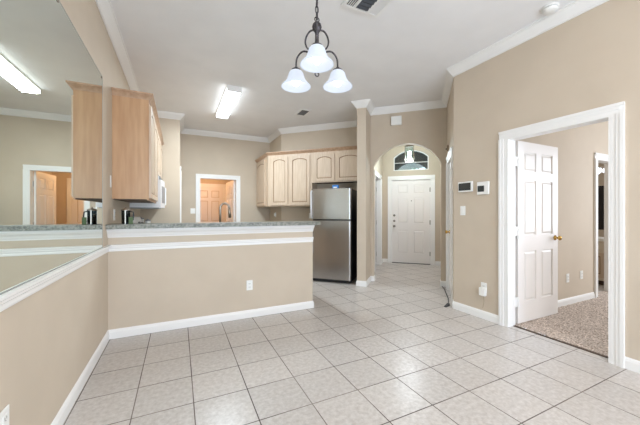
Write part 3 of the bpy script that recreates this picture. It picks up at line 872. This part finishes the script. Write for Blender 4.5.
t, ix, iy = register('square white three-way air register on the ceiling above the chandelier', 1.497, 2.09, 0.385, 0.385)
mb = MB(); ga, gb = -0.062, 0.062
for i in range(7):
    yy = -iy + 0.02 + i * (2 * iy - 0.02) / 7
    mb.prism([(yy, -0.003), (yy + 0.004, -0.003), (yy + 0.026, -0.014), (yy + 0.022, -0.014)], ga, gb, 'x')
mb.build('centre_louver', mat('grey_louver', (70, 74, 80), 0.5), t)
for sgn in (-1, 1):
    mb = MB()
    for i in range(5):
        xx = sgn * (0.074 + i * 0.019)
        mb.prism([(xx, -0.003), (xx + sgn * 0.003, -0.003), (xx + sgn * 0.020, -0.015), (xx + sgn * 0.017, -0.015)], -iy, iy, 'y') if False else mb._add(
            [(xx, -iy, -0.003), (xx + sgn * 0.017, -iy, -0.015), (xx + sgn * 0.019, -iy, -0.013), (xx + sgn * 0.003, -iy, -0.003),
             (xx, iy, -0.003), (xx + sgn * 0.017, iy, -0.015), (xx + sgn * 0.019, iy, -0.013), (xx + sgn * 0.003, iy, -0.003)],
            [(0, 1, 2, 3), (4, 7, 6, 5), (0, 4, 5, 1), (1, 5, 6, 2), (2, 6, 7, 3), (3, 7, 4, 0)])
    mb.build('side_louver', 'trim', t)
for xx in (ga - 0.012, gb):
    MB().box(xx, xx + 0.012, -iy, iy, -0.014, -0.001).build('divider', 'trim', t)
t, ix, iy = register('small dark slotted air register on the kitchen ceiling', 2.075, 5.04, 0.20, 0.33)
mb = MB()
for i in range(9):
    yy = -iy + 0.012 + i * (2 * iy - 0.01) / 9
    mb.prism([(yy, -0.003), (yy + 0.004, -0.003), (yy + 0.016, -0.013), (yy + 0.012, -0.013)], -ix, ix, 'x')
mb.build('louver', mat('mid_grey_louver', (110, 108, 106), 0.5), t)  # blades in one even mid grey
t = thing('smoke_detector', 'round white smoke detector on the ceiling by the crown moulding', 'smoke detector', 0, 3.03, 1.49, H - 0.001)
MB().lathe([(0.001, 0), (0.066, 0), (0.066, -0.012), (0.001, -0.012)], (0, 0, 0), 28).build('base', 'plate', t)
MB().lathe([(0.001, -0.012), (0.054, -0.012), (0.054, -0.018), (0.001, -0.018)], (0, 0, 0), 28).build('sensor_ring', 'slot', t)
MB().lathe([(0.001, -0.018), (0.060, -0.018), (0.058, -0.034), (0.044, -0.042), (0.001, -0.044)], (0, 0, 0), 28).build('cover', 'plate', t)

# entry lantern
LU, LV = -0.262, 6.35
t = thing('pendant_lantern', 'glass box pendant lantern hanging in the entry behind the arch', 'lantern', DIAG, LU, LV, 2.30)
mb = MB(); q = 0.085
for sx in (-1, 1):
    for sy in (-1, 1):
        mb.box(sx * q - 0.006, sx * q + 0.006, sy * q - 0.006, sy * q + 0.006, 0, 0.30)
for z in (0.0, 0.29):
    for s_ in (-1, 1):
        mb.box(-q, q, s_ * q - 0.005, s_ * q + 0.005, z, z + 0.01).box(s_ * q - 0.005, s_ * q + 0.005, -q, q, z, z + 0.01)
mb.build('frame', 'nickel', t)
for s_ in (-1, 1):
    MB().box(-q + 0.006, q - 0.006, s_ * q - 0.0015, s_ * q + 0.0015, 0.011, 0.289).build('glass_pane', 'glass', t)
    MB().box(s_ * q - 0.0015, s_ * q + 0.0015, -q + 0.006, q - 0.006, 0.011, 0.289).build('glass_pane', 'glass', t)
MB().prism([(-q - 0.01, -q - 0.01), (q + 0.01, -q - 0.01), (q + 0.01, q + 0.01), (-q - 0.01, q + 0.01)], 0.30, 0.36, 'z', [(-0.02, -0.02), (0.02, -0.02), (0.02, 0.02), (-0.02, 0.02)]).build('roof', 'nickel', t)
MB().tube([(0, 0, 0.36), (0, 0, H - 2.30)], 0.005, 8).build('rod', 'nickel', t)
for k in range(3):
    a = k * 2 * PI / 3 + 0.5
    c = MB().tube([(0.028 * math.cos(a), 0.028 * math.sin(a), 0.06), (0.028 * math.cos(a), 0.028 * math.sin(a), 0.14)], 0.009, 8).build('candle', 'plate', t)
    MB().lathe([(0.001, 0.14), (0.010, 0.15), (0.015, 0.17), (0.010, 0.20), (0.001, 0.22)], (0.028 * math.cos(a), 0.028 * math.sin(a), 0), 12).build('bulb', 'bulb', c)
MB().tube([(0, 0, 0.06), (0, 0, 0.30)], 0.004, 6).build('stem', 'nickel', t)
MB().tube([(-0.03, 0, 0.06), (0.03, 0, 0.06)], 0.005, 6).build('cross_bar', 'nickel', t)
lp = at(DIAG, LU, LV, 2.36)
point('entry_lantern_light', lp, 60, (0.90, 0.93, 1.0), 0.06)
# ceiling fixture added to go with the warm fill, then the laundry lamp
t = thing('ceiling_light', 'round lamp added on the ceiling of the sitting area by the rear windows', 'ceiling light', 0, 1.5, -0.9, H - 0.001)
MB().lathe([(0.001, 0), (0.19, 0), (0.19, -0.02), (0.001, -0.02)], (0, 0, 0), 28).build('base', 'brass', t)
MB().lathe([(0.18, -0.02), (0.17, -0.05), (0.12, -0.08), (0.001, -0.09)], (0, 0, 0), 28).build('diffuser', emis('added_fill_diffuser', (255, 214, 160), 2.0), t)
t = thing('ceiling_light', 'round lamp on the laundry room ceiling', 'ceiling light', 0, 0.55, 8.5, 2.499)
MB().lathe([(0.001, 0), (0.14, 0), (0.14, -0.02), (0.001, -0.02)], (0, 0, 0), 24).build('base', 'brass', t)
MB().lathe([(0.13, -0.02), (0.12, -0.06), (0.08, -0.085), (0.001, -0.095)], (0, 0, 0), 24).build('diffuser', emis('warm_diffuser', (255, 190, 110), 3.0), t)
point('laundry_light', (0.55, 8.5, 2.30), 25, (1.0, 0.58, 0.30), 0.1)
# bathroom lamp is built with its vanity below

# ------------------------------------------------------------------ wall plates and devices
def plate(label, rot, x, yface, z, kind, wdt=0.072, ht=0.116, group=None, name=None):
    nm = name or {'outlet': 'wall_outlet', 'switch': 'light_switch', 'blank': 'wall_plate'}[kind]
    t = thing(nm, label, {'outlet': 'outlet', 'switch': 'light switch', 'blank': 'wall plate'}[kind], rot, x, yface - 0.0005, z, group)
    MB().box(-wdt / 2, wdt / 2, -0.006, 0, -ht / 2, ht / 2, 0.002).build('cover_plate', 'plate', t)
    if kind == 'outlet':
        for dz in (-0.021, 0.021):
            r = MB().box(-0.017, 0.017, -0.0085, -0.006, dz - 0.014, dz + 0.014, 0.001).build('receptacle', 'plate', t)
            MB().box(-0.008, -0.0055, -0.009, -0.0085, dz - 0.005, dz + 0.006).box(0.0055, 0.008, -0.009, -0.0085, dz - 0.005, dz + 0.006).box(-0.002, 0.002, -0.009, -0.0085, dz - 0.011, dz - 0.008).build('slot', 'slot', r)
    if kind == 'switch':
        MB().box(-0.017, 0.017, -0.010, -0.006, -0.034, 0.034, 0.0015).build('rocker', 'plate', t)
    return t

plate('white duplex outlet on the front of the half wall', FRONT, 0.752, YBK, 0.382, 'outlet')
plate('white outlet low on the wall under the mirror', WEST, 1.585, -XL, 0.405, 'outlet')
plate('white switch on the wall strip between the mirror and cabinet', WEST, 3.60, -XL, 1.555, 'blank', 0.045, 0.12, None, 'wall_plate')
plate('white outlet on the wall below the end panel of the tall cabinet', WEST, 3.79, -XL, 1.215, 'outlet', 0.075, 0.12)
plate('white switch on the kitchen back wall beside the laundry doorway', FRONT, 0.285, YB, 1.275, 'switch', 0.10, 0.12)
plate('white switch under the alarm keypad beside the bedroom doorway', EAST, -2.537, XR, 1.263, 'switch')
to = plate('white outlet with a plug-in adapter near the bedroom doorway', EAST, -2.255, XR, 0.365, 'outlet')
plate('outlet on the bedroom wall, the one closer to the door leaf', FRONT, 4.70, 2.11, 0.36, 'outlet')
plate('outlet on the bedroom wall, the one closer to the bathroom doorway', FRONT, 5.06, 2.11, 0.37, 'outlet')
c = uv(-2.05, VF)
plate('white outlet on the backsplash right beside the refrigerator', DIAG, -2.29, VF, 1.17, 'outlet')
plate('outlet with a small night light on the corner backsplash', EAST, -6.72, XC, 1.19, 'outlet')
t = thing('night_light', 'small pale night light plugged in under the corner cabinet', 'night light', EAST, -6.72, XC - 0.0100, 1.17)
MB().box(-0.018, 0.018, -0.03, 0, -0.02, 0.025, 0.004).build('body', 'plate', t)
MB().lathe([(0.001, 0.065), (0.014, 0.06), (0.020, 0.045), (0.019, 0.025), (0.001, 0.025)], (0, -0.015, 0), 12).build('shade', 'plate', t)
# plug-in adapter with its cable
t = thing('plug_adapter', 'white plug-in adapter in the outlet near the bedroom doorway', 'adapter', EAST, -2.25, XR - 0.0100, 0.335)
MB().box(-0.036, 0.036, -0.045, 0, -0.06, 0.035, 0.006).build('body', 'plate', t)
MB().tube([(0.01, -0.022, -0.058), (0.015, -0.020, -0.12), (0.0, -0.016, -0.19), (-0.004, -0.018, -0.2)], 0.003, 6).build('cable', mat('beige_cable', (170, 150, 124), 0.6), t)

t = thing('alarm_keypad', 'white alarm keypad with a dark screen next to the thermostat', 'keypad', EAST, -2.494, XR - 0.0005, 1.558)
MB().box(-0.100, 0.100, -0.022, 0, -0.063, 0.063, 0.005).build('case', 'plate', t)
MB().box(-0.088, 0.080, -0.024, -0.0215, -0.046, 0.046).build('screen', 'screen', t)
t = thing('thermostat', 'white square thermostat with a small dark display', 'thermostat', EAST, -2.258, XR - 0.0005, 1.525)
MB().box(-0.072, 0.072, -0.024, 0, -0.074, 0.074, 0.004).build('case', 'plate', t)
MB().box(-0.062, 0.02, -0.0255, -0.0235, -0.042, 0.028).build('display', 'screen', t)
for i in range(3):
    MB().box(0.034, 0.056, -0.0262, -0.0235, -0.035 + i * 0.026, -0.017 + i * 0.026, 0.001).build('button', 'trim', t)
t = thing('door_chime', 'small white chime box high on the wall above the arch', 'door chime', DIAG, -0.438, VA - 0.0005, 2.85)
MB().box(-0.088, 0.088, -0.045, 0, -0.078, 0.078, 0.004).build('cover', 'plate', t)
MB().box(-0.070, 0.070, -0.047, -0.045, -0.060, 0.060, 0.001).build('front_panel', 'plate', t)
# motion sensor in the corner over the closet door
t = thing('motion_sensor', 'tiny sensor high on the wall above the closet door by the arch', 'sensor', SHORT, -4.95, US - 0.0005, 2.235)
MB().box(-0.03, 0.03, -0.03, 0, -0.045, 0.045, 0.006).build('body', mat('tan_sensor', (150, 128, 104), 0.5), t)
MB().ball((0, -0.03, -0.01), 0.016, 12).build('lens', 'slot', t)

# ------------------------------------------------------------------ bar-end things
t = thing('coffee_press', 'glass coffee press with dark contents on the bar top by the mirror', 'coffee press', 0, -0.482, 3.52, 1.1245)
MB().lathe([(0.001, 0.0), (0.034, 0.0), (0.036, 0.004), (0.036, 0.095), (0.001, 0.095)], (0, 0, 0), 24).build('coffee', 'black_glass', t)
MB().lathe([(0.037, 0.0), (0.038, 0.13), (0.041, 0.135), (0.039, 0.135), (0.0365, 0.13), (0.0365, 0.0)], (0, 0, 0), 24).build('beaker', 'jar', t)
MB().lathe([(0.041, 0.135), (0.041, 0.143), (0.030, 0.152), (0.006, 0.156), (0.004, 0.17), (0.001, 0.172)], (0, 0, 0), 24).build('lid', 'nickel', t)
MB().tube([(0.038, 0.0, 0.125), (0.062, 0.0, 0.12), (0.066, 0.0, 0.08), (0.062, 0.0, 0.04), (0.040, 0.0, 0.03)], 0.006, 8).build('handle', 'dark', t)
MB().box(-0.004, 0.004, -0.041, -0.037, 0.0, 0.135).build('strap', 'nickel', t)
for px, py, hh, rr, lab in ((-0.572, 5.74, 0.245, 0.044, 'taller white canister on the worktop just past the range'), (-0.47, 5.72, 0.215, 0.040, 'shorter white canister on the worktop just past the range')):
    t = thing('canister', lab, 'canister', 0, px, py, 0.9105, 'white canisters on the worktop')
    MB().lathe([(0.001, 0), (rr * 0.92, 0), (rr, 0.01), (rr, hh - 0.03), (rr * 0.95, hh - 0.026), (0.001, hh - 0.026)], (0, 0, 0), 24).build('jar', 'plate', t)
    MB().lathe([(0.001, hh - 0.026), (rr * 1.02, hh - 0.026), (rr * 1.02, hh - 0.014), (rr * 0.5, hh - 0.004), (0.012, hh - 0.002), (0.010, hh + 0.008), (0.001, hh + 0.010)], (0, 0, 0), 24).build('lid', 'micro_grey', t)
t = thing('tea_packet', 'small green tea packet leaning beside the coffee press', 'packet', 0, -0.433, 3.47, 1.1245); t.rotation_euler = (0, 0, 0.3)
MB().box(-0.018, 0.018, -0.006, 0.006, 0, 0.07, 0.002).build('packet', 'green', t)

# cable and stop on the floor below the closet door
mb = MB(); pts = []
kp = [(uv(0.305, 5.30)), (uv(0.33, 5.12)), (uv(0.335, 4.9)), (uv(0.345, 4.6)), (uv(0.330, 4.35)), (uv(0.335, 4.25))]
for i, p in enumerate(kp): pts.append((p[0], p[1], 0.006))
tag(mb.tube(pts, 0.006, 8).build('cable', 'cable'), 'black cable lying on the tiles along the closet door casing', 'cable')
c = uv(0.30, 4.22)
t = thing('door_stop', 'small black rubber stop on the tiles at the wall corner', 'door stop', 0, c[0], c[1], 0); t.rotation_euler = (0, 0, 0.3)
MB().prism([(-0.055, 0.0), (0.05, 0.0), (0.05, 0.03), (-0.045, 0.008)], -0.016, 0.016, 'y').build('wedge', 'cable', t)

# ------------------------------------------------------------------ bathroom beyond the bedroom
t = thing('vanity', 'cream vanity cabinet in the bathroom past the bedroom', 'vanity', EAST, -3.30, 7.0, 0.004)
MB().box(0, 0.98, -0.55, 0, 0.08, 0.75).build('body', 'vanity', t)
MB().box(0.0, 0.98, -0.49, 0, 0, 0.08).build('toe_kick', 'inside', t)
MB().box(-0.01, 0.99, -0.58, 0, 0.75, 0.79, 0.004).build('top', 'plate', t)
for x in (0.05, 0.52):
    put_door(t, x, -0.5505, 0.13, 0.42, 0.42, False)
    MB().box(0, 0.42, -0.02, 0, 0, 0.12, 0.004).build('drawer', 'vanity', t, loc=(x, -0.5505, 0.60))
t = thing('towel', 'dark towel hanging in the bathroom doorway view', 'towel', EAST, -2.50, 6.42, 0.95)
mb = MB()
pf = [(0.02 * i, 0.012 * math.sin(i * 0.9)) for i in range(8)]
pb = [(x, y + 0.014) for x, y in pf[::-1]]
mb.prism(pf + pb, 0, 0.74); mb.build('cloth', 'towel', t)
t = thing('towel', 'lilac grey towel beside the dark towel in the bathroom', 'towel', EAST, -2.60, 6.40, 0.85)
pf = [(0.015 * i, 0.010 * math.sin(i * 0.9)) for i in range(6)]
MB().prism(pf + [(x, y + 0.014) for x, y in pf[::-1]], 0, 0.98).build('cloth', 'robe', t)
t = thing('vanity_light', 'bright frosted lamp on the bathroom wall', 'wall lamp', EAST, -2.62, 7.2, 2.05)
MB().box(-0.25, 0.35, -0.03, 0, -0.05, 0.05).build('back_plate', 'chrome', t)
for x in (-0.12, 0.05, 0.22):
    MB().lathe([(0.03, -0.02), (0.055, -0.06), (0.06, -0.13), (0.03, -0.15), (0.001, -0.15)], (x, -0.09, 0.06), 16).build('shade', 'led', t)
area('bathroom_light', (6.6, 3.3, 3.0), (0, 0, 0), 0.8, 0.8, 22, (0.95, 0.97, 1.0))
